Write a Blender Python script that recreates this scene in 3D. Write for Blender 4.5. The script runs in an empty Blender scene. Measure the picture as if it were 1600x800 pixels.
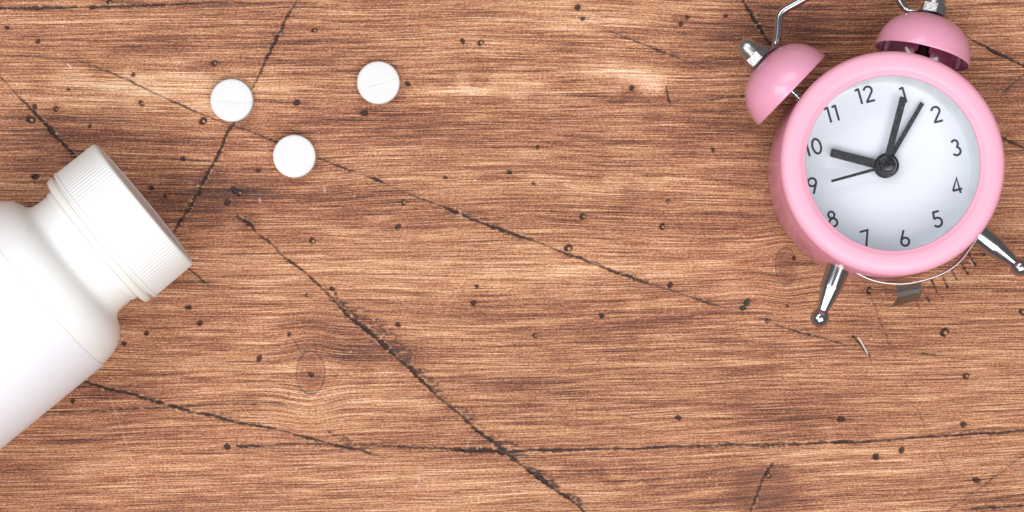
import bpy, math, random
import numpy as np
from mathutils import Vector, Matrix

rad = math.radians
random.seed(7)
S = 0.00012          # one length unit of the drawing (table level) in metres
H = 5000.0           # camera height above the table, same units
sc = bpy.context.scene
col = sc.collection

# ------------------------------------------------------------------ camera
cam_d = bpy.data.cameras.new('camera')
cam = bpy.data.objects.new('camera', cam_d)
col.objects.link(cam)
cam.location = (0, 0, H * S)
cam.rotation_euler = (0, 0, 0)
cam_d.sensor_width = 36.0
cam_d.lens = 36.0 * H / 1600.0
cam_d.clip_start = 0.01
cam_d.clip_end = 20
sc.camera = cam

# ------------------------------------------------------------------ light
w = bpy.data.worlds.new('World')
sc.world = w
w.use_nodes = True
bg = w.node_tree.nodes['Background']
bg.inputs[0].default_value = (0.93, 0.96, 1.0, 1)
bg.inputs[1].default_value = 0.18

def area(name, loc, target, sx, sy, power, color):
    d = bpy.data.lights.new(name, 'AREA')
    d.shape = 'RECTANGLE'
    d.size = sx; d.size_y = sy; d.energy = power; d.color = color
    o = bpy.data.objects.new(name, d)
    col.objects.link(o)
    o.location = loc
    o.rotation_euler = (Vector(target) - Vector(loc)).to_track_quat('-Z', 'Y').to_euler()
    return o
area('softbox_key', (0.13, -0.36, 0.92), (0.02, 0, 0), 1.0, 0.56, 10.6, (1.0, 0.98, 0.96))
area('softbox_side', (-0.50, 0.02, 0.85), (0, 0, 0), 0.3, 0.5, 2.8, (0.97, 0.985, 1.0))
area('added_fill_back', (-0.22, 0.60, 0.95), (0, 0, 0), 0.7, 0.35, 3.3, (0.97, 0.985, 1.0))  # unseen fill lamp, added to soften shading and lift the chrome reflections
sc.view_settings.view_transform = 'Standard'
sc.view_settings.look = 'None'
sc.view_settings.exposure = 0.0
sc.view_settings.gamma = 1.0

# ------------------------------------------------------------------ helpers
def P(px, py, h=0.0):
    """a place at height h (drawing units), given where its sight line meets the drawing"""
    k = (H - h) / H
    return Vector(((px - 800) * k, (400 - py) * k, h))

def tag(o, label=None, cat=None, group=None, kind=None):
    if label: o['label'] = label
    if cat: o['category'] = cat
    if group: o['group'] = group
    if kind: o['kind'] = kind
    return o

def empty(name, loc_units, M=None):
    o = bpy.data.objects.new(name, None)
    col.objects.link(o)
    o.empty_display_size = 0.01
    mw = (M.to_4x4() if M is not None else Matrix.Identity(4))
    o.matrix_world = Matrix.Translation(Vector(loc_units) * S) @ mw
    return o

def mk(name, verts, faces, mat, parent=None, smooth=True, sharp=38):
    me = bpy.data.meshes.new(name)
    me.from_pydata([tuple(Vector(v) * S) for v in verts], [], faces)
    me.validate()
    me.materials.append(mat)
    if smooth:
        me.shade_smooth()
        me.set_sharp_from_angle(angle=rad(sharp))
    o = bpy.data.objects.new(name, me)
    col.objects.link(o)
    if parent is not None: o.parent = parent
    return o

class MB:
    def __init__(s): s.v = []; s.f = []
    def add(s, vs, fs, M=None):
        n = len(s.v)
        s.v += [(M @ Vector(p)) if M is not None else Vector(p) for p in vs]
        s.f += [tuple(i + n for i in f) for f in fs]
        return s
    def lathe(s, prof, n=64, M=None, mod=None):
        """prof: (r, z); revolved about z. r = 0 closes with a pole"""
        vs, fs, rows = [], [], []
        for r, z in prof:
            if r <= 1e-6:
                rows.append([len(vs)]); vs.append((0, 0, z))
            else:
                row = []
                for k in range(n):
                    a = 2 * math.pi * k / n
                    rr = r * (mod(k, r, z) if mod else 1)
                    row.append(len(vs)); vs.append((rr * math.cos(a), rr * math.sin(a), z))
                rows.append(row)
        for A, B in zip(rows, rows[1:]):
            if len(A) == 1 and len(B) == 1: continue
            for k in range(n):
                k2 = (k + 1) % n
                if len(A) == 1: fs.append((A[0], B[k2], B[k]))
                elif len(B) == 1: fs.append((A[k], A[k2], B[0]))
                else: fs.append((A[k], A[k2], B[k2], B[k]))
        return s.add(vs, fs, M)
    def sweep(s, pts, sect, closed_ends=True, up=(0, 0, 1)):
        """sect(i) -> list of (a, b) offsets in the side/up frame of each point"""
        pts = [Vector(p) for p in pts]; vs, fs = [], []
        N = len(pts); m = None
        for i, p in enumerate(pts):
            t = (pts[min(i + 1, N - 1)] - pts[max(i - 1, 0)]).normalized()
            side = t.cross(Vector(up)).normalized()
            u = side.cross(t).normalized()
            q = sect(i); m = len(q)
            for a, b in q: vs.append(p + side * a + u * b)
        for i in range(N - 1):
            for k in range(m):
                k2 = (k + 1) % m
                fs.append((i * m + k, i * m + k2, (i + 1) * m + k2, (i + 1) * m + k))
        if closed_ends:
            fs.append(tuple(range(m))[::-1]); fs.append(tuple((N - 1) * m + k for k in range(m)))
        return s.add(vs, fs)
    def build(s, name, mat, parent=None, **k): return mk(name, s.v, s.f, mat, parent, **k)

def circ(r, n=16, ry=None):
    ry = ry or r
    return [(r * math.cos(2 * math.pi * k / n), ry * math.sin(2 * math.pi * k / n)) for k in range(n)]

def spline(pts, n=8):
    """Catmull-Rom through points"""
    P_ = [Vector(p) for p in pts]; out = []
    for i in range(len(P_) - 1):
        p0 = P_[max(i - 1, 0)]; p1 = P_[i]; p2 = P_[i + 1]; p3 = P_[min(i + 2, len(P_) - 1)]
        for k in range(n):
            t = k / n
            out.append(0.5 * ((2 * p1) + (p2 - p0) * t + (2 * p0 - 5 * p1 + 4 * p2 - p3) * t * t + (3 * p1 - p0 - 3 * p2 + p3) * t ** 3))
    out.append(P_[-1]); return out

def frame(origin, z, xhint=(0, 0, 1)):
    z = Vector(z).normalized(); x = Vector(xhint); x = (x - z * x.dot(z)).normalized(); y = z.cross(x)
    M = Matrix((x, y, z)).transposed().to_4x4()
    return Matrix.Translation(Vector(origin)) @ M

# ------------------------------------------------------------------ materials
def newmat(name):
    m = bpy.data.materials.new(name); m.use_nodes = True
    nt = m.node_tree
    return m, nt, nt.nodes['Principled BSDF']

def nd(nt, typ, **kw):
    n = nt.nodes.new(typ)
    for k, v in kw.items(): setattr(n, k, v)
    return n

def math_n(nt, op, a, b=None, c=None, clamp=False):
    n = nt.nodes.new('ShaderNodeMath'); n.operation = op; n.use_clamp = clamp
    for i, x in enumerate((a, b, c)):
        if x is None: continue
        if isinstance(x, (int, float)): n.inputs[i].default_value = x
        else: nt.links.new(x, n.inputs[i])
    return n.outputs[0]

def mixc(nt, fac, a, b, blend='MIX'):
    n = nt.nodes.new('ShaderNodeMix'); n.data_type = 'RGBA'; n.blend_type = blend
    for sock, x in ((n.inputs[0], fac), (n.inputs[6], a), (n.inputs[7], b)):
        if isinstance(x, (int, float)): sock.default_value = x
        elif isinstance(x, tuple): sock.default_value = (*x, 1) if len(x) == 3 else x
        else: nt.links.new(x, sock)
    return n.outputs[2]

def surface(name, colr, rough, metal=0.0, vary=0.06, vscale=300, bump=0.0, bscale=900, coat=0.0, spec=0.5, sss=0.0, speck=None):
    """smooth material with slight unevenness in colour and gloss"""
    m, nt, b = newmat(name)
    tc = nd(nt, 'ShaderNodeTexCoord')
    n1 = nd(nt, 'ShaderNodeTexNoise'); n1.inputs['Scale'].default_value = vscale; n1.inputs['Detail'].default_value = 4
    nt.links.new(tc.outputs['Object'], n1.inputs['Vector'])
    lo = tuple(c * (1 - vary) for c in colr); hi = tuple(min(1, c * (1 + vary)) for c in colr)
    c = mixc(nt, n1.outputs[0], lo, hi)
    if speck:
        vo = nd(nt, 'ShaderNodeTexVoronoi'); vo.inputs['Scale'].default_value = speck[0]
        nt.links.new(tc.outputs['Object'], vo.inputs['Vector'])
        sp = math_n(nt, 'LESS_THAN', vo.outputs['Distance'], speck[1])
        c = mixc(nt, sp, c, speck[2])
    nt.links.new(c, b.inputs['Base Color'])
    r = math_n(nt, 'MULTIPLY_ADD', n1.outputs[0], rough * 0.5, rough * 0.75)
    nt.links.new(r, b.inputs['Roughness'])
    b.inputs['Metallic'].default_value = metal
    b.inputs['Coat Weight'].default_value = coat; b.inputs['Coat Roughness'].default_value = 0.04
    b.inputs['Specular IOR Level'].default_value = spec
    if sss:
        b.inputs['Subsurface Weight'].default_value = sss
        b.inputs['Subsurface Radius'].default_value = (1, 0.95, 0.9); b.inputs['Subsurface Scale'].default_value = 0.0015
    if bump:
        n2 = nd(nt, 'ShaderNodeTexNoise'); n2.inputs['Scale'].default_value = bscale; n2.inputs['Detail'].default_value = 3
        nt.links.new(tc.outputs['Object'], n2.inputs['Vector'])
        bp = nd(nt, 'ShaderNodeBump'); bp.inputs['Strength'].default_value = bump; bp.inputs['Distance'].default_value = 0.0001
        nt.links.new(n2.outputs[0], bp.inputs['Height']); nt.links.new(bp.outputs[0], b.inputs['Normal'])
    return m

M_bottle = surface('white_hdpe_plastic', (0.82, 0.815, 0.805), 0.32, bump=0.08, bscale=500, vary=0.01, sss=0.12)
M_label = surface('white_label_paper', (0.785, 0.78, 0.825), 0.45, vary=0.008)
M_cap = surface('white_cap_plastic', (0.82, 0.82, 0.815), 0.45, vary=0.01)
M_ring = surface('ivory_plastic', (0.82, 0.81, 0.76), 0.35, vary=0.01, sss=0.1)
M_pill = surface('pressed_tablet', (0.70, 0.69, 0.70), 0.8, vary=0.015, vscale=2500, bump=0.35, bscale=4500, spec=0.3)
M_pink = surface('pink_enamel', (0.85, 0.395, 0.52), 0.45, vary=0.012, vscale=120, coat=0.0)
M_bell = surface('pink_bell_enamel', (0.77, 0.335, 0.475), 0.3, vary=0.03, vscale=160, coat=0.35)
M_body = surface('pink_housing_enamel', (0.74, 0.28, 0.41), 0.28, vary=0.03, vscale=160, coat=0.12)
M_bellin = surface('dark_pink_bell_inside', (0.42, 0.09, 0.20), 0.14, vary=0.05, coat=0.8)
M_chrome = surface('chrome', (0.46, 0.45, 0.455), 0.17, metal=1, vary=0.04, bump=0.05, bscale=700)
M_tab = surface('dull_sheet_steel', (0.30, 0.285, 0.275), 0.42, metal=1, vary=0.3, vscale=500, bump=0.3, bscale=900)
M_strip = surface('brushed_steel', (0.58, 0.57, 0.56), 0.34, metal=1, vary=0.03)
M_nut = surface('worn_chrome', (0.50, 0.49, 0.495), 0.3, metal=1, vary=0.2, vscale=900, bump=0.4, bscale=1800)
M_dark = surface('dark_steel', (0.10, 0.06, 0.06), 0.3, metal=1)
M_dial = surface('white_dial', (0.745, 0.76, 0.80), 0.6, vary=0.004, spec=0.3)
M_well = surface('white_dial_surround', (0.85, 0.87, 0.89), 0.4, vary=0.05, vscale=260)
M_ink = surface('black_numeral_ink', (0.025, 0.03, 0.04), 0.6, vary=0.2, vscale=3000)
M_hand = surface('black_hand_plastic', (0.014, 0.015, 0.019), 0.45, vary=0.3, vscale=4000, speck=(2600, 0.16, (0.42, 0.38, 0.40)))
M_hub = surface('glossy_black_plastic', (0.012, 0.012, 0.016), 0.22, vary=0.2, vscale=3000, speck=(2200, 0.14, (0.4, 0.37, 0.38)))
# window of the clock: thin clear pane
M_glass, nt, b = newmat('clear_pane')
nt.nodes.remove(b)
out = nt.nodes['Material Output']
tr = nd(nt, 'ShaderNodeBsdfTransparent'); gl = nd(nt, 'ShaderNodeBsdfGlossy'); gl.inputs['Roughness'].default_value = 0.03
tr.inputs[0].default_value = (0.97, 0.975, 0.985, 1)
lw = nd(nt, 'ShaderNodeLayerWeight'); lw.inputs[0].default_value = .5
frv = math_n(nt, 'MULTIPLY_ADD', math_n(nt, 'POWER', lw.outputs['Facing'], 5.0), .9, .03)
mx = nd(nt, 'ShaderNodeMixShader')
nt.links.new(frv, mx.inputs[0]); nt.links.new(tr.outputs[0], mx.inputs[1]); nt.links.new(gl.outputs[0], mx.inputs[2])
nt.links.new(mx.outputs[0], out.inputs[0])

# ------------------------------------------------------------------ wooden table
def smoothstep(e0, e1, x):
    t = np.clip((x - e0) / (e1 - e0), 0, 1); return t * t * (3 - 2 * t)

def vnoise(x, y, seed):
    """smooth value noise, vectorised"""
    rng = np.random.RandomState(seed); T = rng.rand(256, 256)
    xi = np.floor(x).astype(int); yi = np.floor(y).astype(int)
    fx = x - xi; fy = y - yi; fx = fx * fx * (3 - 2 * fx); fy = fy * fy * (3 - 2 * fy)
    a = T[xi & 255, yi & 255]; b_ = T[(xi + 1) & 255, yi & 255]; c = T[xi & 255, (yi + 1) & 255]; d = T[(xi + 1) & 255, (yi + 1) & 255]
    return (a * (1 - fx) + b_ * fx) * (1 - fy) + (c * (1 - fx) + d * fx) * fy

STEP = 1.5
def axis_pts(a, b_, far_a, far_b):
    c = list(np.arange(a, b_ + STEP, STEP)); st = STEP; x = c[-1]
    while x < far_b: st *= 1.18; x += st; c.append(x)
    st = STEP; x = c[0]; L = []
    while x > far_a: st *= 1.18; x -= st; L.append(x)
    return np.array(L[::-1] + c)
X1 = axis_pts(-45, 1645, -2200, 3800); Y1 = axis_pts(-45, 845, -2200, 3000)
GX, GY = np.meshgrid(X1, Y1)
crack = np.zeros_like(GX); fibre = np.zeros_like(GX); tone = np.zeros_like(GX); depth = np.zeros_like(GX); green = np.zeros_like(GX); stain = np.zeros_like(GX)
wob = (vnoise(GX / 9, GY / 2.2, 1) - .5)
wob2 = (vnoise(GX / 3.5, GY / 1.6, 2) - .5)
wav = (vnoise(GX / 30, GY / 30, 3) - .5)
stepn = vnoise(GX / 40, GY / 4.0, 4)
# (x, y, half width) along each split in the board
CR = [
 [(-60,16,1.6),(0,13,1.9),(60,13,2.0),(140,11,2.1),(240,8,1.7),(330,5,1.3),(385,2,.5)],
 [(-60,62,.8),(0,118,.9),(30,152,1.1),(50,172,1.9),(85,209,2.3),(118,244,2.0),(200,325,1.6),(300,424,1.5),(321,442,1.4)],
 [(480,-45,1.2),(463,0,1.3),(440,45,2.1),(420,85,2.5),(405,118,1.5),(393,140,.9),(365,190,1.7),(348,225,2.3),(330,262,2.6),(310,298,2.4),(292,330,2.2),(273,362,1.4)],
 [(115,91,.4),(160,108,1.0),(200,125,1.1),(240,145,1.2),(310,176,1.2),(345,190,1.1),(395,207,1.2),(430,221,1.8),(495,246,.8),(520,256,1.2),(545,266,2.6),(560,269,.6)],
 [(570,274,.6),(590,281,2.2),(600,286,.8),(630,299,.8),(680,318,1.4),(715,332,2.5),(750,347,1.7),(790,361,2.4),(830,375,1.3),(860,386,.9),(885,397,2.0),(910,405,1.6),(935,416,.8)],
 [(938,416,1.6),(960,424,2.2),(990,434,2.6),(1010,442,1.6),(1035,450,.9),(1080,464,.9),(1110,475,1.2),(1140,484,.4),(1165,490,1.1)],
 [(1185,497,.7),(1203,503,.9),(1225,513,.8),(1255,520,1.8),(1285,528,1.0),(1305,534,1.4),(1325,540,.4)],
 [(372,338,1.6),(392,352,2.4),(400,364,.6),(422,379,2.0),(445,402,.9),(458,412,2.0),(480,428,.6),(488,436,2.2),(505,452,1.0),(520,468,1.6),(538,488,2.2),(552,500,2.8),(570,513,3.2),(590,529,3.0),(610,548,2.2),(622,560,1.2),(640,575,2.4),(662,598,2.4),(690,624,2.2),(715,645,2.2),(745,672,2.0),(770,690,2.2),(795,712,2.4),(815,726,1.2),(830,738,3.2),(850,752,3.0),(868,766,1.4),(885,776,2.6),(905,792,1.6),(935,822,1.5)],
 [(128,596,1.0),(142,599,2.2),(165,606,2.0),(200,613,2.1),(230,624,2.3),(265,634,2.6),(300,643,2.0),(340,652,2.4),(375,661,1.8),(410,666,1.8),(440,673,1.6),(480,684,1.9),(510,691,1.6),(530,697,2.6),(560,702,1.8),(580,710,1.3),(600,715,.6)],
 [(40,646,1.2),(70,643,1.3),(160,641,1.2),(260,637,1.2),(350,632,1.0),(440,628,.6)],
 [(372,697,2.2),(400,696,1.9),(440,695,1.4),(510,694,1.6),(525,695,1.2)],
 [(562,693,.8),(600,696,1.3),(650,699,1.5),(700,701,1.9),(735,705,3.4),(765,704,4.2),(795,706,3.0),(840,703,2.4),(900,703,1.9),(1000,701,1.9),(1050,698,1.5),(1100,696,1.8),(1200,694,2.0),(1300,692,2.0),(1400,687,1.9),(1500,679,1.9),(1600,673,1.8),(1660,670,1.6)],
 [(1145,-30,1.4),(1160,0,1.4),(1172,18,1.8),(1184,36,2.8),(1195,55,1.8),(1207,74,1.5)],
 [(1500,50,1.0),(1522,64,1.4),(1540,73,2.4),(1560,84,2.6),(1580,94,2.0),(1605,105,2.0),(1660,130,2)],
 [(1566,215,1.4),(1580,222,1.8),(1600,232,1.6),(1650,250,1)],
 [(1565,146,.8),(1582,132,1.3),(1605,112,1.0)],
 [(1470,808,.7),(1500,784,.8),(1540,757,.9),(1570,733,.8),(1610,703,.7)],
 [(1505,797,1.0),(1530,794,1.8),(1560,792,1.5),(1640,788,1.6)],
 [(1358,455,.5),(1366,475,.6),(1377,507,.7),(1390,538,.6)], [(1399,557,.6),(1401,563,.6)], [(1414,598,.7),(1419,607,.7)], [(1437,643,.6),(1446,664,.7)],[(1457,686,.6),(1461,692,.6)],[(1470,711,.7),(1482,736,.6)],
 [(940,42,.3),(960,52,.8),(1000,67,1.0),(1030,79,1.3),(1060,91,.9),(1085,100,.6),(1120,111,.4)],
 [(1042,135,1.3),(1043,146,1.8),(1046,158,1.6)], [(1046,158,.9),(1100,157,1.2),(1130,154,1.4),(1165,149,1.3)],
 [(1208,722,1.0),(1200,736,2.6),(1193,750,1.4),(1186,768,1.6),(1176,788,1.7),(1168,812,1.5)],
 [(1514,392,1.3),(1517,400,1.7),(1520,406,.9),(1525,414,1.6)],[(1500,406,1.4),(1504,413,.8),(1507,419,1.8),(1512,427,2.0)],
 [(1486,418,1.1),(1490,427,1.4),(1496,437,1.3)],[(1471,426,1.3),(1476,436,1.2),(1482,449,1.6)],
 [(1455,437,1.6),(1461,447,1.6),(1467,460,1.1)],[(1441,449,1.0),(1446,460,1.0),(1452,471,1.5)],[(1432,470,.9),(1436,481,.9)],
 [(1334,526,2.0),(1343,537,1.4),(1350,546,1.8),(1360,557,1.6)],
 [(1426,553,.7),(1445,553,1.2),(1465,555,1.2),(1484,555,.5)],
 [(235,442,.5),(260,441,1.1),(300,440,1.0),(340,440,.4)],
 [(1240,728,.6),(1225,729,1.4),(1207,729,.9)],
 [(455,525,.4),(462,537,.7),(471,553,.6)],
 [(380,158,.5),(440,160,.9),(464,160,1.1),(490,161,.5)],
 [(800,712,1.3),(815,710,1.5),(828,712,.6)],
]
def seg_dist(xx, yy, x0, y0, x1, y1):
    dx, dy = x1 - x0, y1 - y0; L = dx * dx + dy * dy + 1e-9
    t = np.clip(((xx - x0) * dx + (yy - y0) * dy) / L, 0, 1)
    return np.hypot(xx - x0 - t * dx, yy - y0 - t * dy), t
for poly in CR:
    for (x0, y0, w0), (x1, y1, w1) in zip(poly, poly[1:]):
        pad = 26
        i0, i1 = np.searchsorted(X1, [min(x0, x1) - pad, max(x0, x1) + pad]); j0, j1 = np.searchsorted(Y1, [min(y0, y1) - pad, max(y0, y1) + pad])
        if i1 <= i0 or j1 <= j0: continue
        s_ = np.s_[j0:j1, i0:i1]
        xx = GX[s_] + wav[s_] * 3.5 + (stepn[s_] - .5) * 2.2; yy = GY[s_] + wav[s_] * 2.5
        d, t = seg_dist(xx, yy, x0, y0, x1, y1)
        ww = (w0 + (w1 - w0) * t) * (.58 + .52 * vnoise(GX[s_] / 16, GY[s_] / 16, 12))
        rag = np.clip(ww, .5, 3.5)
        d2 = d + wob[s_] * rag * 1.1 + wob2[s_] * rag * 0.9
        m = smoothstep(ww * 1.0 + 0.9, ww * 0.85 - 0.7, d2) * np.clip(0.6 + ww * .34, 0, 1)
        crack[s_] = np.maximum(crack[s_], m)
        depth[s_] = np.maximum(depth[s_], m * np.clip(ww * 2.2, 1, 7))
        fibre[s_] = np.maximum(fibre[s_], smoothstep(ww * 2.4 + 3, ww, d) * (1 - m) * smoothstep(.55, .8, wob2[s_] + .5) * np.clip(ww / 2, 0, 1))
        stain[s_] = np.maximum(stain[s_], np.exp(-d / (2.0 + ww * 1.6)) * np.clip(ww / 2.6, 0, 1) * .55)
# ragged barbs torn to the upper right of the long diagonal split
rs = np.random.RandomState(11)
def barbs(pts, n, lo, hi, thick, strength=1.0):
    for k in range(n):
        i = rs.randint(len(pts) - 1); t = rs.rand()
        x = pts[i][0] + (pts[i + 1][0] - pts[i][0]) * t; y = pts[i][1] + (pts[i + 1][1] - pts[i][1]) * t
        L = lo + (hi - lo) * rs.rand() ** 2; th = thick * (.5 + rs.rand())
        x += rs.rand() * 6; y += -rs.rand() * L * .45
        i0, i1 = np.searchsorted(X1, [x - 6, x + L + 6]); j0, j1 = np.searchsorted(Y1, [y - 8, y + 8]); s_ = np.s_[j0:j1, i0:i1]
        if i1 <= i0 or j1 <= j0: continue
        u = (GX[s_] - x) / L; prof = np.clip(1 - u, 0, 1) * smoothstep(-.15, .05, u)
        dd = np.abs(GY[s_] - y - wav[s_] * 6 - wob2[s_] * 1.5)
        m = smoothstep(th * prof + .7, th * prof - .5, dd) * (prof > 0) * strength * (0.35 + .65 * rs.rand())
        crack[s_] = np.maximum(crack[s_], m * .85); depth[s_] = np.maximum(depth[s_], m * 2)
        if rs.rand() < .4:
            m2 = smoothstep(th + .9, th * .3, np.abs(GY[s_] - y - 2.2 - wav[s_] * 6)) * (prof > .1) * (prof < .9)
            fibre[s_] = np.maximum(fibre[s_], m2 * .7)
def torn(pts, W, strength, lo=.52, hi=.66, side=1, sx=9, sy=2.6, seed=30):
    """frayed dark fibres on one side of a split"""
    ys_ = [p[1] for p in pts]; xs_ = [p[0] for p in pts]
    xc = np.interp(GY, ys_, xs_); ww = np.interp(GY, ys_, W)
    inside = (GY > ys_[0] - 2) & (GY < ys_[-1] + 2)
    dx = (GX - xc) * side; u = dx / np.maximum(ww, 1)
    n = vnoise(GX / sx + GY / 40, GY / sy, seed) * .6 + vnoise(GX / 4, GY / 1.7, seed + 1) * .4
    m = smoothstep(lo, hi, n - .16 * u) * smoothstep(-.05, .05, u) * smoothstep(1.15, .75, u) * inside * strength
    crack[:] = np.maximum(crack, m * .9); depth[:] = np.maximum(depth, m * 2.0)
    n2 = vnoise(GX / 5 + 9, GY / 1.9 + 5, seed + 2)
    fibre[:] = np.maximum(fibre, smoothstep(.76, .9, n2) * (1 - m) * smoothstep(0, .05, u) * smoothstep(.9, .5, u) * inside * .9)
    stain[:] = np.maximum(stain, smoothstep(0, .05, u) * smoothstep(1.1, .3, u) * inside * .25 * strength)
torn([(500,446),(520,468),(538,488),(570,513),(590,529),(622,560),(640,575)], [10,26,48,54,46,34,14], .9)
torn([(632,566),(662,598),(690,624),(715,645),(745,672),(770,690),(795,712)], [22,28,10,40,12,46,30], .95, .48, .62, seed=44)
torn([(818,728),(838,742),(850,752),(868,766),(885,776),(905,792)], [8,34,26,6,22,12], 1.0, .34, .5, seed=51)
torn([(700,324),(735,340),(760,350),(800,364)], [10,40,34,12], .6, seed=61)
torn([(880,393),(910,405),(960,424),(1010,440)], [6,16,20,8], .7, seed=65)
torn([(508,672),(530,690),(548,700),(570,706)], [10,44,40,16], .8, seed=71)
torn([(300,640),(340,652),(375,660),(410,666)], [16,40,30,14], .55, seed=75)
torn([(735,697),(765,700),(795,706)], [4,50,10], .5, .45, .6, seed=81)
# worm holes: x, y, radius, 1 = pale core, 2 = green
HO = [(11,43,3,0),(59,64,3.6,0),(171,3,4,1),(335,98,4,1),(208,116,3.2,0),(107,140,2,0),(221,161,4,1),(317,189,5.5,1),(48,187,5.5,1),(87,170,3.4,1),(54,167,4,0),(140,197,2.8,0),
 (491,47,4,1),(464,160,4.5,0),(570,176,4.5,0),(637,131,4,0),(751,66,4.4,1),(723,64,3.5,0),(903,11,4,0),(911,29,2.6,2),(987,137,4,0),(1074,26,3,0),(1064,37,3.5,0),(1134,25,3,0),
 (55,276,4.8,0),(236,294,3.4,0),(257,307,3,0),(286,248,3.5,0),(366,297,4.5,0),(374,301,4.5,1),(355,316,4.5,0),(403,267,2.4,0),(488,376,4.8,1),(631,316,3.8,1),(622,354,3.8,0),
 (696,277,2.6,0),(796,269,4,0),(840,229,2.6,0),(911,338,4.6,1),(888,388,5.6,1),(1044,315,3.2,1),(1035,354,4.6,1),(1114,234,2.8,0),(834,287,2,2),(1047,445,4.6,0),(940,493,4,0),
 (836,524,4,1),(745,447,2.7,0),(740,473,3.8,0),(519,451,3.6,0),(480,461,3,1),(622,508,3.8,0),(452,522,2.8,0),(405,560,4.2,0),(294,480,3.6,0),(312,505,4,0),(228,521,3.6,0),
 (193,537,3.4,0),(113,626,3.8,0),(1060,652,3.8,0),(1161,481,4.5,2),(1166,474,4,2),(1169,469,2.4,2),(1199,501,3.4,1),(1476,519,6.5,1),(1510,587,4.4,1),(1314,655,4.6,0),(1505,663,4.4,0),
 (1409,703,4.8,0),(1369,714,5,0),(1526,750,4.6,0),(1598,487,5,1),(1358,453,4.2,1),(1538,397,2.2,0),(1200,742,4.5,1),(486,585,3.4,0),(1241,403,3,0),(355,698,4.5,0),(1231,478,2.2,0),(1548,100,0.1,0)]
for hx, hy, r, core in HO:
    i0, i1 = np.searchsorted(X1, [hx - 22, hx + 22]); j0, j1 = np.searchsorted(Y1, [hy - 16, hy + 16]); s_ = np.s_[j0:j1, i0:i1]
    a = rs.rand() * 3.1; dx = GX[s_] - hx; dy = GY[s_] - hy
    dxr = dx * math.cos(a) + dy * math.sin(a); dyr = -dx * math.sin(a) + dy * math.cos(a)
    d = np.hypot(dxr * (.82 + .2 * rs.rand()), dyr * (1.0 + .3 * rs.rand())) + wob2[s_] * 2.2
    m = smoothstep(r + .9, r - .3, d)
    if core == 1:
        c = smoothstep(r * .62, r * .3, np.hypot(dx - r * .25, dy - r * .1) + wob2[s_] * 1.2)
        fibre[s_] = np.maximum(fibre[s_], c * .95); mm = m * (1 - c)
    else: mm = m
    crack[s_] = np.maximum(crack[s_], mm); depth[s_] = np.maximum(depth[s_], mm * r * 1.2)
    if core == 2: green[s_] = np.maximum(green[s_], smoothstep(r + 2, r - 1, d))
    tail = smoothstep(1.6, .2, np.abs(dy + wav[s_] * 3)) * np.exp(-np.abs(dx) / (r * 2.2)) * .5 * (np.abs(dx) < 20)
    stain[s_] = np.maximum(stain[s_], tail)
# knots: thin dark ring round an eye
gy_warp = np.zeros_like(GX); knotness = np.zeros_like(GX)
for kx, ky, rx, ry, st in [(485,583,21.5,33,.95),(1228,415,17,29,.75),(1190,768,62,46,0),(1062,32,16,10,0)]:
    e = np.hypot((GX - kx) / rx, (GY - ky) / ry) + wav * .12
    crack = np.maximum(crack, smoothstep(.075, .02, np.abs(e - 1)) * st * (.55 + .45 * vnoise(GX / 9, GY / 9, 77)))
    crack = np.maximum(crack, smoothstep(.05, .01, np.abs(e - 1.16 - wav * .2)) * st * .45 * smoothstep(.5, .7, vnoise(GX / 25, GY / 25, 79)))
    if st:
        gy_warp += -(GY - ky) * .35 * np.exp(-(e / 1.9) ** 2)
    knotness = np.maximum(knotness, smoothstep(1.15, .75, e))
    stain = np.maximum(stain, smoothstep(1.05, .6, e) * (.34 if st else .25))
# natural light and dark figure of the board, plus painted shade around the clock
TO = [(250,132,150,26,.75),(345,166,80,15,.65),(100,150,120,18,.5),(200,160,110,14,.35),(700,145,60,11,.75),(790,138,80,14,.65),(860,20,120,20,.3),(960,118,80,20,.75),(1015,128,32,20,.6),
 (930,38,110,14,.45),(950,285,260,9,.6),(640,430,260,40,.3),(960,425,220,36,.35),(880,560,200,18,.2),(520,620,120,30,.35),(450,655,120,22,.35),(250,720,250,40,.15),(470,330,80,12,.1),(740,60,100,14,.2),
 (60,60,120,20,.1),(660,760,260,40,.25),(1350,700,220,30,.25),(1500,620,160,40,.2),(1540,20,90,18,.3),(430,130,50,11,.4),(420,148,60,9,.4),
 (560,185,130,18,-.45),(60,200,110,26,-.55),(200,215,140,14,-.35),(335,318,120,42,-.85),(290,280,120,24,-.4),(60,255,90,30,-.25),(545,528,75,22,-.45),(600,560,70,22,-.35),(560,575,60,24,-.3),(480,310,150,24,-.35),
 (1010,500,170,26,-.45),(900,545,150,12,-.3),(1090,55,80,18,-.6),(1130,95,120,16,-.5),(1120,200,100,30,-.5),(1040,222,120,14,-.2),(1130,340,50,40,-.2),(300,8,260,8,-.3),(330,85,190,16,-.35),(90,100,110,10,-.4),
 (960,152,70,9,-.6),(1180,620,130,30,-.3),(1250,655,110,26,-.45),(700,215,200,16,-.2),(550,105,80,26,-.2),(880,640,180,14,-.25),(120,610,160,18,-.3),(310,60,300,14,-.2),(760,600,120,26,-.25),(1190,770,90,40,-.5),
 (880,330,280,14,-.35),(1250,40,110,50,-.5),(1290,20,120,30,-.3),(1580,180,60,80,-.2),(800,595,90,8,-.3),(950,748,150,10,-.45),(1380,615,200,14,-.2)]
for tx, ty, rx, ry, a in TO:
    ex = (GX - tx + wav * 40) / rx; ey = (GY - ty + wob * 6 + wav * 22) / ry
    tone += a * np.exp(-(ex ** 2 + ey ** 2) ** 1.3)
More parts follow.
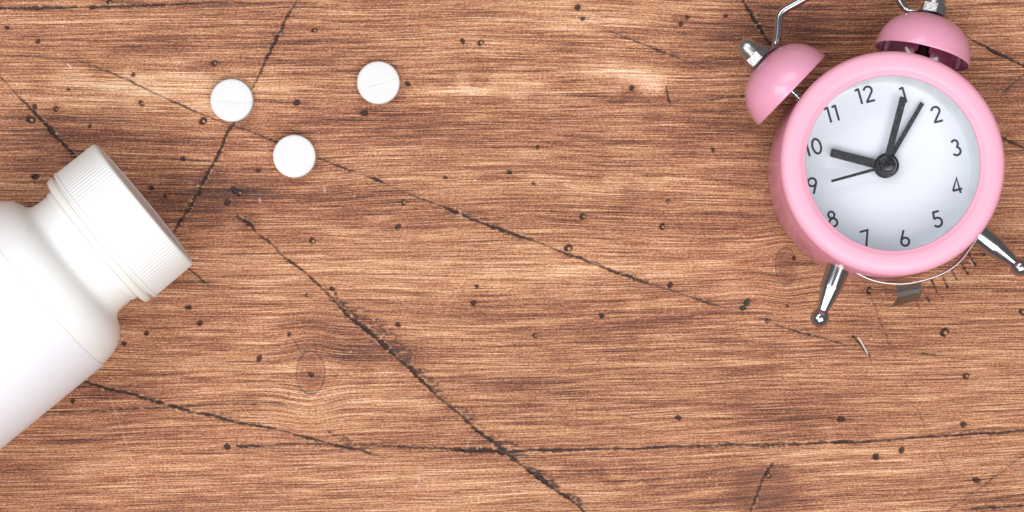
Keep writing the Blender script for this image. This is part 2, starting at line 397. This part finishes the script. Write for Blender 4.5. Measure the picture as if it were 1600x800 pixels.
# pale dust specks and scratches
dust = np.zeros_like(GX)
for k in range(150):
    if k < 60: x, y = rs.normal(1290, 70), rs.normal(480, 60)
    else: x, y = rs.rand() * 1640 - 20, rs.rand() * 840 - 20
    r = .4 + rs.rand() * .8
    i0, i1 = np.searchsorted(X1, [x - 5, x + 5]); j0, j1 = np.searchsorted(Y1, [y - 5, y + 5]); s_ = np.s_[j0:j1, i0:i1]
    dust[s_] = np.maximum(dust[s_], smoothstep(r + .8, r - .4, np.hypot(GX[s_] - x, GY[s_] - y)) * (.2 + .5 * rs.rand()))
for sx0, sy0, sx1, sy1, a in [(172,620,200,700,.14),(200,700,215,760,.1),(735,684,728,702,.22),(654,742,655,752,.5),(105,100,111,106,.6),(506,293,508,301,.4),(405,310,407,316,.5),(1342,528,1356,553,.9),(1515,407,1520,412,.5)]:
    d, t = seg_dist(GX, GY, sx0, sy0, sx1, sy1); dust = np.maximum(dust, smoothstep(1.5, .3, d) * a)

slope = 0.045 * smoothstep(500, 800, GY) * smoothstep(700, 1300, GX)
GV = GY + gy_warp + (vnoise(GX / 420, GY / 160, 5) - .5) * 16 + (vnoise(GX / 120, GY / 60, 6) - .5) * 4 + slope * (GX - 700) + 0.02 * (GX - 800) * smoothstep(420, 700, GY)
ny, nx = GX.shape
Z = -depth + (vnoise(GX / 60, GY / 2.3, 8) - .5) * .5 + (vnoise(GX / 16, GY / 1.7, 9) - .5) * .35
far = (GX < -60) | (GX > 1660) | (GY < -60) | (GY > 860); Z[far] = 0
V = np.stack([(GX - 800) * S, (400 - GY) * S, Z * S], -1).reshape(-1, 3)
idx = np.arange(nx * ny).reshape(ny, nx)
F = np.stack([idx[:-1, :-1], idx[1:, :-1], idx[1:, 1:], idx[:-1, 1:]], -1).reshape(-1, 4)
# edge band and underside, so the board has its own thickness
border = np.concatenate([idx[0, :], idx[1:, -1], idx[-1, -2::-1], idx[-2:0:-1, 0]])
nb = len(border); base = len(V)
lowv = V[border].copy(); lowv[:, 2] = -0.028
V = np.concatenate([V, lowv])
lo_i = base + np.arange(nb)
side = np.stack([border, np.roll(border, -1), np.roll(lo_i, -1), lo_i], -1)
F = np.concatenate([F, side])
me = bpy.data.meshes.new('wooden_tabletop')
me.vertices.add(len(V)); me.vertices.foreach_set('co', V.astype(np.float32).ravel())
me.loops.add(F.size); me.loops.foreach_set('vertex_index', F.astype(np.int32).ravel())
me.polygons.add(len(F)); me.polygons.foreach_set('loop_start', (np.arange(len(F)) * 4).astype(np.int32))
me.update(calc_edges=True)
me.polygons.foreach_set('use_smooth', np.ones(len(F), bool))
def attr(name, arr):
    a = me.attributes.new(name, 'FLOAT', 'POINT')
    full = np.concatenate([arr.ravel(), np.zeros(nb)]).astype(np.float32); a.data.foreach_set('value', full)
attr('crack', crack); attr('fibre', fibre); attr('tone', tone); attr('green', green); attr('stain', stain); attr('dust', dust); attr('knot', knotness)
ga = me.attributes.new('grain', 'FLOAT_VECTOR', 'POINT')
gv = np.stack([GX, GV, np.zeros_like(GX)], -1).reshape(-1, 3)
gv = np.concatenate([gv, gv[border]]).astype(np.float32); ga.data.foreach_set('vector', gv.ravel())

M_wood, nt, b = newmat('stained_knotty_wood')
def A(name, out='Fac'):
    n = nd(nt, 'ShaderNodeAttribute'); n.attribute_name = name; return n.outputs[out]
gvec = A('grain', 'Vector')
def streak(sx, sy, detail=3.0, rough=.55, off=0.0, dist=0.0):
    mp = nd(nt, 'ShaderNodeMapping'); mp.inputs['Scale'].default_value = (sx, sy, 1); mp.inputs['Location'].default_value = (off, off * 1.7, off)
    nt.links.new(gvec, mp.inputs['Vector'])
    n = nd(nt, 'ShaderNodeTexNoise'); n.inputs['Scale'].default_value = 1; n.inputs['Detail'].default_value = detail; n.inputs['Roughness'].default_value = rough; n.inputs['Distortion'].default_value = dist
    nt.links.new(mp.outputs[0], n.inputs['Vector']); return n.outputs[0]
def centred(x, k): return math_n(nt, 'MULTIPLY', math_n(nt, 'SUBTRACT', x, .5), k)
big = streak(.0035, .035, 3, .5, 3.1, .6)
mid = streak(.004, .17, 4, .6, 7.7, .0)
fine = streak(.008, .5, 3, .65, 1.3, .0)
hair = streak(.014, 1.0, 2, .6, 5.9)
hair2 = streak(.006, .75, 2, .6, 45.9)
spk = streak(.28, .5, 3, .7, 9.2)
def crisp(x, k):
    m_ = nd(nt, 'ShaderNodeMapRange'); m_.interpolation_type = 'SMOOTHSTEP'; m_.inputs[1].default_value = .34; m_.inputs[2].default_value = .66
    nt.links.new(x, m_.inputs[0]); return centred(m_.outputs[0], k)
g = math_n(nt, 'ADD', .468, centred(big, .36))
g = math_n(nt, 'ADD', g, centred(mid, .36))
g = math_n(nt, 'ADD', g, crisp(fine, .25))
g = math_n(nt, 'ADD', g, crisp(hair, .27))
g = math_n(nt, 'ADD', g, crisp(hair2, .22))
g = math_n(nt, 'ADD', g, centred(spk, 1.05))
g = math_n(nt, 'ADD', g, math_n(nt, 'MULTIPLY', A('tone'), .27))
g = math_n(nt, 'SUBTRACT', g, math_n(nt, 'MULTIPLY', A('stain'), .42))
g = math_n(nt, 'ADD', g, 0.0, clamp=True)
cr = nd(nt, 'ShaderNodeValToRGB'); nt.links.new(g, cr.inputs[0])
el = cr.color_ramp.elements
def lin(c): return tuple(((x / 255 + .055) / 1.055) ** 2.4 if x > 10 else x / 255 / 12.92 for x in c)
stops = [(0.0, (58,36,36)), (.2, (96,58,48)), (.36, (142,86,62)), (.5, (174,118,85)), (.64, (202,148,112)), (.8, (226,183,149)), (1.0, (244,218,194))]
el[0].position = 0; el[0].color = (*lin(stops[0][1]), 1); el[1].position = 1; el[1].color = (*lin(stops[-1][1]), 1)
for p_, c_ in stops[1:-1]:
    e = el.new(p_); e.color = (*lin(c_), 1)
# hue drift between reddish and yellowish zones of the stain
hz = streak(.0016, .005, 2, .5, 21.0)
redd = mixc(nt, math_n(nt, 'MULTIPLY', hz, 1.0, clamp=True), (1.03, .975, .94), (.97, 1.0, .94))
c = mixc(nt, 1.0, cr.outputs[0], redd, 'MULTIPLY')
# dark open pores: short dashes along the grain
pore = streak(.022, .75, 2, .5, 13.0, .1)
pm = nd(nt, 'ShaderNodeMapRange'); pm.inputs[1].default_value = .61; pm.inputs[2].default_value = .74; nt.links.new(pore, pm.inputs[0])
c = mixc(nt, math_n(nt, 'MULTIPLY', pm.outputs[0], .72), c, lin((70,42,40)))
lp = streak(.018, .8, 2, .5, 33.0, .1)
lm = nd(nt, 'ShaderNodeMapRange'); lm.inputs[1].default_value = .64; lm.inputs[2].default_value = .78; nt.links.new(lp, lm.inputs[0])
c = mixc(nt, math_n(nt, 'MULTIPLY', lm.outputs[0], .55), c, lin((238,205,172)))
c = mixc(nt, math_n(nt, 'MULTIPLY', A('knot'), .24), c, lin((150,96,70)))
c = mixc(nt, math_n(nt, 'MULTIPLY', A('fibre'), .75), c, lin((214,170,132)))
crk = A('crack')
cn = streak(.4, .4, 2, .6, 2.0)
ccol = mixc(nt, cn, lin((28,22,26)), lin((66,50,50)))
c = mixc(nt, math_n(nt, 'MULTIPLY', crk, .95), c, ccol)
c = mixc(nt, math_n(nt, 'MULTIPLY', A('green'), .55), c, lin((20,70,52)))
c = mixc(nt, A('dust'), c, lin((236,226,216)))
nt.links.new(c, b.inputs['Base Color'])
nt.links.new(math_n(nt, 'MULTIPLY_ADD', fine, -.25, .68), b.inputs['Roughness'])
b.inputs['Specular IOR Level'].default_value = .35
hgt = math_n(nt, 'ADD', math_n(nt, 'MULTIPLY', fine, 1.0), math_n(nt, 'ADD', math_n(nt, 'MULTIPLY', hair, .9), math_n(nt, 'SUBTRACT', math_n(nt, 'MULTIPLY', spk, .5), math_n(nt, 'MULTIPLY', pm.outputs[0], .5))))
bp = nd(nt, 'ShaderNodeBump'); bp.inputs['Strength'].default_value = .55; bp.inputs['Distance'].default_value = 0.00022
nt.links.new(hgt, bp.inputs['Height']); nt.links.new(bp.outputs[0], b.inputs['Normal'])
me.materials.append(M_wood)
table = bpy.data.objects.new('wooden_tabletop', me); col.objects.link(table)
tag(table, kind='structure')

# ------------------------------------------------------------------ bottle
AX = Vector((.775, .633, 0)).normalized()         # from the body towards the cap end
RB = 151.0
cap_end = P(226, 317, RB)
LEN = 560
base_pt = cap_end - AX * LEN
bottle = empty('pill_bottle', (base_pt.x, base_pt.y, 0))
tag(bottle, 'white plastic pill bottle with blank label lying on its side at left edge', 'bottle')
BT = rad(2.0)
FR = frame((0, 0, RB + (LEN - 200) * math.sin(BT)), Vector((AX.x * math.cos(BT), AX.y * math.cos(BT), -math.sin(BT))))                         # z of the lathe runs to the cap end
def T(t): return LEN - t                           # distance measured back from the cap end
body = [(0, 14), (60, 12), (110, 8), (140, 0), (150, 1), (158, 6), (161.5, 16), (161, 30), (149.8, 150), (149.7, T(206)),
        (149.5, T(202)), (148.6, T(196)), (147.2, T(188)), (144.5, T(178)), (140, T(168)), (133.5, T(159)), (125.5, T(151.5)), (117, T(147)), (109, T(143.5)), (104.5, T(139)), (102, T(134)),
        (101, T(126)), (100.6, T(112)), (100.6, T(108)), (102.6, T(106.5)), (103.2, T(104)), (103.2, T(97)), (99, T(95.5)), (97, T(90)), (97, T(40)), (80, T(38)), (0, T(38))]
MB().lathe(body, 128, FR).build('body', M_bottle, bottle, sharp=50)
lab = [(149.7, T(203.0)), (150.7, T(203.2)), (151.0, T(204.2)), (151.2, 150), (162, 32), (160, 30)]
MB().lathe(lab, 160, FR).build('label', M_label, bottle, sharp=30)
# vertical mould seam runs under the paper: a faint ridge on the shoulder
ring = [(99, T(96)), (112, T(96)), (116.6, T(94.5)), (118.2, T(91)), (118.2, T(87)), (117, T(84.5)), (113.5, T(83.8)), (112.5, T(82)), (112.5, T(78.5)), (99, T(78))]
MB().lathe(ring, 128, FR).build('neck_ring', M_ring, bottle, sharp=30)
NR = 118
def knurl(k, r, z):
    if z < T(74) or z > T(2.4) or r < 112: return 1.0
    return 1.0 - (0.004 if k % 6 in (3, 4) else (0.002 if k % 6 in (2, 5) else 0.0))
capp = [(100, T(79)), (118.2, T(79.4)), (120.2, T(78.4)), (120.9, T(76.5)), (120.4, T(74.5)), (119.4, T(73.5)), (119.2, T(72)), (118.6, T(40)), (118.0, T(8)), (117.4, T(4)), (116.2, T(2)), (113.5, T(.6)), (110, T(0)),
        (96, T(0)), (94, T(1.6)), (90, T(1.8)), (0, T(1.8))]
cap = MB().lathe(capp, NR * 6, FR, knurl).build('cap', M_cap, bottle, sharp=50)

# ------------------------------------------------------------------ tablets
import bmesh
def tablet(px, py, ang, rz, score, label):
    h = 24.0
    c = P(px, py, h)
    root_r = 33.3
    prof = [(0, 0), (31.2, 0), (32.4, .8), (root_r, 3.2), (root_r, h - 3.6), (root_r - .5, h - 2.0), (root_r - 1.7, h - .9), (root_r - 4, h - .35), (20, h), (0, h)]
    m = MB().lathe(prof, 96)
    bm = bmesh.new()
    vs = [bm.verts.new(v * S) for v in m.v]
    for f in m.f: bm.faces.new([vs[i] for i in f])
    if score:
        for off in (-2.6, -1.5, 1.5, 2.6):
            bmesh.ops.bisect_plane(bm, geom=bm.verts[:] + bm.edges[:] + bm.faces[:], plane_co=(0, off * S, 0), plane_no=(0, 1, 0), dist=1e-9)
        bmesh.ops.bisect_plane(bm, geom=bm.verts[:] + bm.edges[:] + bm.faces[:], plane_co=(0, 0, 0), plane_no=(0, 1, 0), dist=1e-9)
        for v in bm.verts:
            if v.co.z > (h - 3.5) * S and abs(v.co.y) < 1.6 * S:
                v.co.z -= score * S * (1.0 if abs(v.co.y) < .4 * S else .75)
    bmesh.ops.recalc_face_normals(bm, faces=bm.faces[:])
    me = bpy.data.meshes.new('tablet'); bm.to_mesh(me); bm.free()
    me.materials.append(M_pill); me.shade_smooth(); me.set_sharp_from_angle(angle=rad(30))
    o = bpy.data.objects.new('tablet', me); col.objects.link(o)
    o.location = (c.x * S, c.y * S, 0); o.rotation_euler = (0, 0, rad(rz))
    tag(o, label, 'pill', 'round white tablets on the wood')
tablet(361.5, 156.5, 0, -4, .7, 'round white tablet with a faint level score line, leftmost, over the crossing splits')
tablet(591, 129, 0, 17, 1.1, 'round white tablet with a slanting score line, set apart nearest the clock')
tablet(459.5, 244, 0, 0, 0, 'plain round white tablet without score line, lowest and nearest the viewer')

# ------------------------------------------------------------------ alarm clock
Fp = P(1396.5, 254, 214)
Bp0 = P(1368, 271, 20)
Mt = Vector((0, 0, 1)).rotation_difference(Fp - Bp0).to_matrix().to_4x4()   # leans its face towards the bells
Mz = Matrix.Rotation(rad(15), 4, 'Z')
MC = Mt @ Mz
nrm = MC.to_3x3() @ Vector((0, 0, 1))
DEP = 204.0
Bp = Fp - nrm * DEP
clock = empty('alarm_clock', (Bp.x, Bp.y, Bp.z), MC)
tag(clock, 'small pink twin bell alarm clock lying on its back with white dial and chrome legs', 'alarm clock')
CW = Matrix.Translation(Bp) @ MC
CI = CW.inverted()
camp = Vector((0, 0, H))
def L(px, py, wv):
    """clock-local place in its plane w = wv on the sight line"""
    tgt = P(px, py, 0)
    a = CI @ camp; d = (CI @ tgt) - a
    t = (wv - a.z) / d.z
    return a + d * t
print('clock base', Bp, 'centre check', L(1392, 254, DEP), L(1382, 260, 106))

# housing
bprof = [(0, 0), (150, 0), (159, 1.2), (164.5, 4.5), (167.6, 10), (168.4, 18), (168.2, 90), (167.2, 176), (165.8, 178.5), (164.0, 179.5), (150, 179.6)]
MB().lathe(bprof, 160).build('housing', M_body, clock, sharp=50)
knob = [(0, -13.0), (10, -13.0), (12, -11.5), (12, -1), (5, -1), (5, 1), (0, 1)]
K = MB().lathe([(r, z) for r, z in knob], 32, Matrix.Translation((-12, -96, 0)))
K.lathe([(0, -13.0), (8, -13.0), (9, -11.5), (9, -1), (4, -1), (4, 1), (0, 1)], 32, Matrix.Translation((40, -88, 0)))
K.build('rear_knobs', M_hand, clock)
rim = [(150, 176), (164.8, 180.2), (167.6, 181.2), (169.0, 184), (169.2, 190), (168.3, 195.5), (165.8, 199.6), (162.2, 202.2), (157.5, 203.8), (151, 204.5), (143.5, 204.3), (139.8, 203.3),
       (137.2, 201.6), (135.4, 200.2), (134, 199.6), (132.6, 199.0), (131.6, 197.6), (131.2, 195), (131.2, 192)]
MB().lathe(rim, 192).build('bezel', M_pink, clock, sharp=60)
WD = 106.0
MB().lathe([(131.2, 192.5), (131.6, 150), (131.8, WD + 5), (131.2, WD + 1.5), (129.8, WD + .1)], 160).build('dial_surround', M_well, clock, sharp=60)
MB().lathe([(0, 193.4), (132.5, 193.4), (132.5, 192.6), (0, 192.6)], 96).build('window', M_glass, clock)
DC = L(1382.0, 260.3, WD); DC.z = WD
dial = MB().lathe([(131.5, WD - 3), (131.5, WD), (0, WD)], 128).build('dial', M_dial, clock)

# numerals drawn as strokes: box 0..1 high, width about .6
def arc(cx, cy, rx, ry, a0, a1, n=14): return [(cx + rx * math.cos(rad(a0 + (a1 - a0) * i / n)), cy + ry * math.sin(rad(a0 + (a1 - a0) * i / n))) for i in range(n + 1)]
DG = {
 '1': (.30, [[(0, .90), (.235, .97)], [(.235, 1.0), (.235, 0)]]),
 '2': (.58, [arc(.29, .72, .25, .25, 168, -28, 12) + [(.04, .03)], [(.02, .035), (.58, .035)]]),
 '3': (.54, [arc(.26, .745, .2, .225, 150, -75, 10), arc(.25, .27, .25, .255, 80, -155, 14)]),
 '4': (.62, [[(.46, 0), (.46, .97), (.03, .25)], [(.03, .25), (.62, .25)]]),
 '5': (.56, [[(.5, .965), (.14, .965), (.08, .55)], arc(.25, .31, .27, .28, 128, -150, 15)]),
 '6': (.58, [arc(.29, .28, .25, .25, 0, 360, 22), [(.38, 1.0), (.075, .42)]]),
 '7': (.54, [[(0, .965), (.51, .965), (.16, 0)]]),
 '8': (.54, [arc(.27, .76, .19, .205, 0, 360, 20), arc(.27, .275, .245, .25, 0, 360, 22)]),
 '9': (.58, [arc(.29, .72, .25, .25, 0, 360, 22), [(.2, 0), (.505, .58)]]),
 '0': (.62, [arc(.31, .5, .26, .465, 0, 360, 26)]),
}
def ribbon(mb, pts, wd, z0, z1):
    n = len(pts); closed = (Vector(pts[0]) - Vector(pts[-1])).length < 1e-4
    if closed: pts = pts[:-1]; n -= 1
    P2 = [Vector((p[0], p[1])) for p in pts]; Lf, Rt = [], []
    for i in range(n):
        a = P2[i - 1] if (closed or i > 0) else None; c_ = P2[(i + 1) % n] if (closed or i < n - 1) else None
        d1 = (P2[i] - a).normalized() if a is not None else None; d2 = (c_ - P2[i]).normalized() if c_ is not None else None
        d1 = d1 if d1 is not None else d2; d2 = d2 if d2 is not None else d1
        t = (d1 + d2).normalized(); nn = Vector((-t.y, t.x)); k = min(1.6, 1 / max(.3, nn.dot(Vector((-d1.y, d1.x)))))
        Lf.append(P2[i] + nn * wd / 2 * k); Rt.append(P2[i] - nn * wd / 2 * k)
    vs = []
    for i in range(n): vs += [(*Lf[i], z1), (*Rt[i], z1), (*Lf[i], z0), (*Rt[i], z0)]
    fs = []; rng = range(n) if closed else range(n - 1)
    for i in rng:
        a = 4 * i; b2 = 4 * ((i + 1) % n)
        fs += [(a, a + 1, b2 + 1, b2), (a, b2, b2 + 2, a + 2), (a + 1, a + 3, b2 + 3, b2 + 1)]
    if not closed:
        a = 4 * (n - 1); fs += [(0, 2, 3, 1), (a, a + 1, a + 3, a + 2)]
    mb.add(vs, fs)
HT = 24.6; SW = 3.3
for hnum in range(1, 13):
    a = rad(90 - 30 * hnum); R_ = 113.5
    cx = DC.x + R_ * math.cos(a); cy = DC.y + R_ * math.sin(a)
    s = str(hnum); ws = [DG[ch][0] for ch in s]; gap = .20
    tot = sum(ws) + gap * (len(s) - 1); x = -tot / 2
    mb = MB()
    for ch, wd_ in zip(s, ws):
        for q, st in enumerate(DG[ch][1]):
            ribbon(mb, [(cx + (x + u) * HT, cy + (v - .5) * HT) for u, v in st], SW, WD + .05, WD + .35 + .03 * q)
        x += wd_ + gap
    mb.build('numeral', M_ink, dial, smooth=False)

# hands (each tapers slightly; flat pressed plastic)
def hand(name, px, py, wtip, wroot, z, th, tail=0.0, rootr=0.0):
    tip = L(px, py, z); c0 = L(1383.5, 260.0, z)
    d = Vector((tip.x - c0.x, tip.y - c0.y)); ln = d.length; d.normalize(); n_ = Vector((-d.y, d.x))
    st = [(-tail, wroot * .5), (0, wroot * .5), (ln * .5, (wroot + wtip) * .25), (ln - wtip * .12, wtip * .5), (ln, wtip * .38)]
    up_, dn = [], []
    for t, hw in st:
        p = Vector((c0.x, c0.y)) + d * t
        up_.append(p + n_ * hw); dn.append(p - n_ * hw)
    outl = up_ + dn[::-1]; m = len(outl); e = .55
    cen = sum(outl, Vector((0, 0))) / m
    vs = [(p.x, p.y, z - th) for p in outl] + [(p.x, p.y, z - e) for p in outl]
    ins = []
    for (t, hw) in st: p = Vector((c0.x, c0.y)) + d * min(t, ln - e); ins.append((p, hw - e))
    vs += [(*(p + n_ * hw), z) for p, hw in ins] + [(*(p - n_ * hw), z) for p, hw in ins[::-1]]
    fs = []
    for lay in (0, 1):
        for k in range(m):
            k2 = (k + 1) % m; fs.append((lay * m + k, lay * m + k2, (lay + 1) * m + k2, (lay + 1) * m + k))
    for k in range(len(st) - 1): fs.append((2 * m + k, 2 * m + m - 1 - k, 2 * m + m - 2 - k, 2 * m + k + 1))
    fs.append(tuple(range(m)))
    mb = MB().add(vs, fs)
    if rootr: mb.lathe([(0, z - th), (rootr, z - th), (rootr, z - .8), (rootr - .8, z + .2), (0, z + .2)], 40, Matrix.Translation((c0.x, c0.y, 0)))
    return mb.build(name, M_hand, clock, smooth=False)
hand('alarm_hand', 1441.5, 160.5, 6.8, 7.4, WD + 11, 2.0, 4, 12)
hand('hour_hand', 1298.0, 238.0, 13.0, 14.0, WD + 16, 2.4, 4, 18)
hand('minute_hand', 1412.0, 151.5, 10.8, 10.2, WD + 22, 2.4, 4, 14.5)
hand('second_hand', 1299.0, 283.0, 4.0, 5.2, WD + 27, 1.6, 6, 6)
hc = L(1384.5, 259.0, WD + 30)
MB().lathe([(18.6, WD + 3), (18.8, WD + 16), (18.2, WD + 17.6), (14, WD + 18), (13.6, WD + 27), (12.6, WD + 30), (10.8, WD + 33), (9.6, WD + 33.6), (0, WD + 33.2)], 48, Matrix.Translation((DC.x + 1.6, DC.y + .4, 0))).build('hand_hub', M_hub, clock, sharp=40)

# bells
WB = 100.0
def bell_set(mx, my, wmid, apx, apy, extra):
    c = L(mx, my, wmid); cc = Vector((0, 0, wmid))
    ap_ = L(apx, apy, wmid); ax = Vector((ap_.x - c.x, ap_.y - c.y, 0)).normalized(); ax = (ax + Vector((0, 0, -extra))).normalized()
    F_ = frame(c, ax)
    outer = [(73.0, 0), (73.7, .6), (73.9, 2), (73.6, 6), (72.6, 13), (70.6, 21), (67.2, 30), (62.2, 38.5), (55.6, 46.4), (47.5, 53), (39, 57.8), (30, 61.2), (22, 63), (12, 64), (0, 64.2)]
    bell = MB().lathe(outer, 128, F_).build('bell', M_bell, clock, sharp=60)
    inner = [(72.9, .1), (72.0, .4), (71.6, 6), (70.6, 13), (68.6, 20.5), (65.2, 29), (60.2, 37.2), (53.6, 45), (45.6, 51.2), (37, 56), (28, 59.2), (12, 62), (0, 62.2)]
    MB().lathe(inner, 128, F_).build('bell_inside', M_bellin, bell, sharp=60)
    return F_, ax, c, bell
FL, axl, cl, bl = bell_set(1237.5, 141.5, WB, 1189, 95, 0.0)
FRr, axr, cr_, br = bell_set(1440.5, 87.5, WB, 1456.5, 25, 0.075)
for F_, rr, mat in ((FL, 6.0, M_chrome), (FRr, 12.0, M_dark)):
    # post that carries the bell, with a shoulder collar
    MB().lathe([(0, 60), (rr * .72, 60), (rr * .72, 6), (rr, 5), (rr, -6), (rr * .8, -7), (rr * .8, -13), (rr * 1.25, -14), (rr * 1.25, -19), (rr, -20), (rr, -34), (0, -34)], 24, F_).build('bell_post', mat, clock)
    # washer made by the flattened end of the handle sits below; hexagon nut with domed cap
    hx = MB()
    vs, fs = [], []
    rings = [(66.9, 19.4, 0), (68.0, 20.9, 0), (81.6, 20.9, 0), (83.0, 18.4, 0)]
    hexp = []
    for z_, r_, _ in rings:
        for k in range(6):
            a = rad(60 * k + 6); vs.append((r_ * math.cos(a), r_ * math.sin(a), z_))
    for i in range(3):
        for k in range(6): k2 = (k + 1) % 6; fs.append((i * 6 + k, i * 6 + k2, (i + 1) * 6 + k2, (i + 1) * 6 + k))
    fs.append(tuple(range(6))[::-1]); fs.append(tuple(18 + k for k in range(6)))
    hx.add(vs, fs, F_)
    hx.lathe([(17.6, 82.5), (17.6, 84.4), (16.3, 85.4), (16.1, 90), (15.5, 96), (13.8, 101.5), (10.8, 105.8), (6.6, 108.6), (0, 109.6)], 48, F_)
    hx.build('cap_nut', M_nut, clock, sharp=30)

# handle: bent rod whose ends are pressed flat under the nuts
def on(F_, x, y, z): return F_ @ Vector((x, y, z))
wh = WB - 2
lw0 = on(FL, 0, 0, 65.9); rw0 = on(FRr, 0, 0, 65.9)
def side_pt(F_, k, zz=65.9):
    # along the in-plane direction across the bell axis (local y of the frame)
    return on(F_, 0, k, zz)
sgnL = 1 if side_pt(FL, 10).y > side_pt(FL, -10).y else -1
tip_dir_r = 1 if side_pt(FRr, 10).x < side_pt(FRr, -10).x else -1
path = [side_pt(FL, -22 * sgnL), side_pt(FL, -10 * sgnL), side_pt(FL, 8 * sgnL), side_pt(FL, 19 * sgnL, 66.2)]
rod = [L(1209.5, 73, wh + 1), L(1214, 62, wh + 2), L(1216.2, 46, wh + 2), L(1217, 31, wh + 2), L(1219.5, 22, wh + 2), L(1227, 14.5, wh + 2), L(1243, 5.5, wh + 2), L(1262, -5, wh + 2), L(1290, -19, wh + 2), L(1320, -28, wh + 2), L(1350, -30, wh + 2), L(1378, -26, wh + 2),
       L(1396, -17, wh + 2), L(1404, -4, wh + 2), L(1409.5, 6, wh + 2), L(1415.5, 13.5, wh + 2), L(1422.5, 17.2, wh + 1.5)]
path2 = [side_pt(FRr, 22 * tip_dir_r, 66.4), side_pt(FRr, 10 * tip_dir_r), side_pt(FRr, -10 * tip_dir_r), side_pt(FRr, -24 * tip_dir_r)]
allp = path + rod + path2; npth = len(path); nrod = len(rod)
sp = spline(allp, 6)
# cross-section changes from a flat strap (end) to a round rod and back
def sect(i):
    k = i / 6.0
    def f(a, b_, x): t = min(1, max(0, (x - a) / (b_ - a))); return t * t * (3 - 2 * t)
    r = f(npth - 1.6, npth + .8, k) * (1 - f(npth + nrod - 2.0, npth + nrod + .2, k))
    ra = 1.4 + (6.2 - 1.4) * r; rb = 17.0 + (6.2 - 17.0) * r
    if k < .8: rb *= .55 + .45 * (k / .8)
    if k > len(allp) - 1.8: rb *= .55 + .45 * max(0, (len(allp) - 1 - k) / .8)
    return circ(ra, 20, rb)
MB().sweep(sp, sect).build('handle', M_chrome, clock, sharp=60)

# legs
def leg(p0, p1):
    d = (p1 - p0); ln = d.length
    F_ = frame(p0, d)
    k = ln / 83.0
    prof = [(0, -14), (16.6, -14), (17.6, -12), (17.8, -9), (17.6, 3 * k), (17.2, 31 * k), (16.8, 34 * k), (15.8, 38 * k), (9.3, 69 * k), (8.8, 71 * k)]
    ballr = 14.6; bz = 83 * k
    for i in range(1, 17):
        a = -math.pi / 2 + math.pi * i / 16
        r_ = ballr * math.cos(a); z_ = bz + ballr * math.sin(a)
        if z_ < 71 * k + .2: continue
        prof.append((max(r_, 0) if i < 16 else 0, z_))
    MB().lathe(prof, 64, F_).build('leg', M_chrome, clock, sharp=24)
    # washer where the leg screws into the housing
    return F_
WL = 96.0
leg(L(1310.5, 417, WL), L(1280.8, 497, WL)); leg(L(1530, 366, WL), L(1594, 417.5, WL))

# spring strip that runs round the bottom of the housing from leg to leg, with a folded stop tab
sp_px = [(1300, 409), (1312, 413), (1324, 419), (1336, 425.5), (1348, 431.5), (1361, 437), (1375, 440.8), (1391, 443), (1408, 443.6), (1423, 442.2), (1438, 439.2), (1453, 435), (1468, 429.6), (1482, 422.5), (1495, 413.3), (1505, 403), (1513, 392), (1521, 381), (1527, 372)]
WS = 118.0
pts = spline([L(x, y, WS) for x, y in sp_px], 4)
mb = MB().sweep(pts, lambda i: [(1.5 * math.cos(rad(a)), 1.5 * math.sin(rad(a))) for a in range(0, 181, 20)] + [(-1.5, -34), (1.5, -34)])
mb.build('stop_strip', M_strip, clock, sharp=40)
a0, a1 = L(1401.5, 445, WS - 20), L(1440, 441, WS - 20)
b0, b1 = L(1402, 466, WS - 58), L(1440, 457.5, WS - 58)
c0, c1 = L(1391.5, 480, WS - 74), L(1436, 468.5, WS - 74)
tv = []
rows = [a0, b0 + (a0 - b0) * .42 - Vector((0, 0, 11)), b0 + (a0 - b0) * .05 + Vector((0, 0, 8)), b0 + (c0 - b0) * .1, c0]; rows2 = [a1, b1 + (a1 - b1) * .42 - Vector((0, 0, 11)), b1 + (a1 - b1) * .05 + Vector((0, 0, 8)), b1 + (c1 - b1) * .1, c1]
vs = []; fs = []
for A0, A1 in zip(rows, rows2): vs += [A0, A1, A0 - Vector((0, 0, 2.0)), A1 - Vector((0, 0, 2.0))]
for i in range(len(rows) - 1):
    a = 4 * i; q = a + 4
    fs += [(a, a + 1, q + 1, q), (a + 2, q + 2, q + 3, a + 3), (a, q, q + 2, a + 2), (a + 1, a + 3, q + 3, q + 1)]
fs += [(0, 2, 3, 1), (4 * (len(rows) - 1), 4 * (len(rows) - 1) + 1, 4 * (len(rows) - 1) + 3, 4 * (len(rows) - 1) + 2)]
MB().add(vs, fs).build('stop_tab', M_tab, clock, sharp=22)
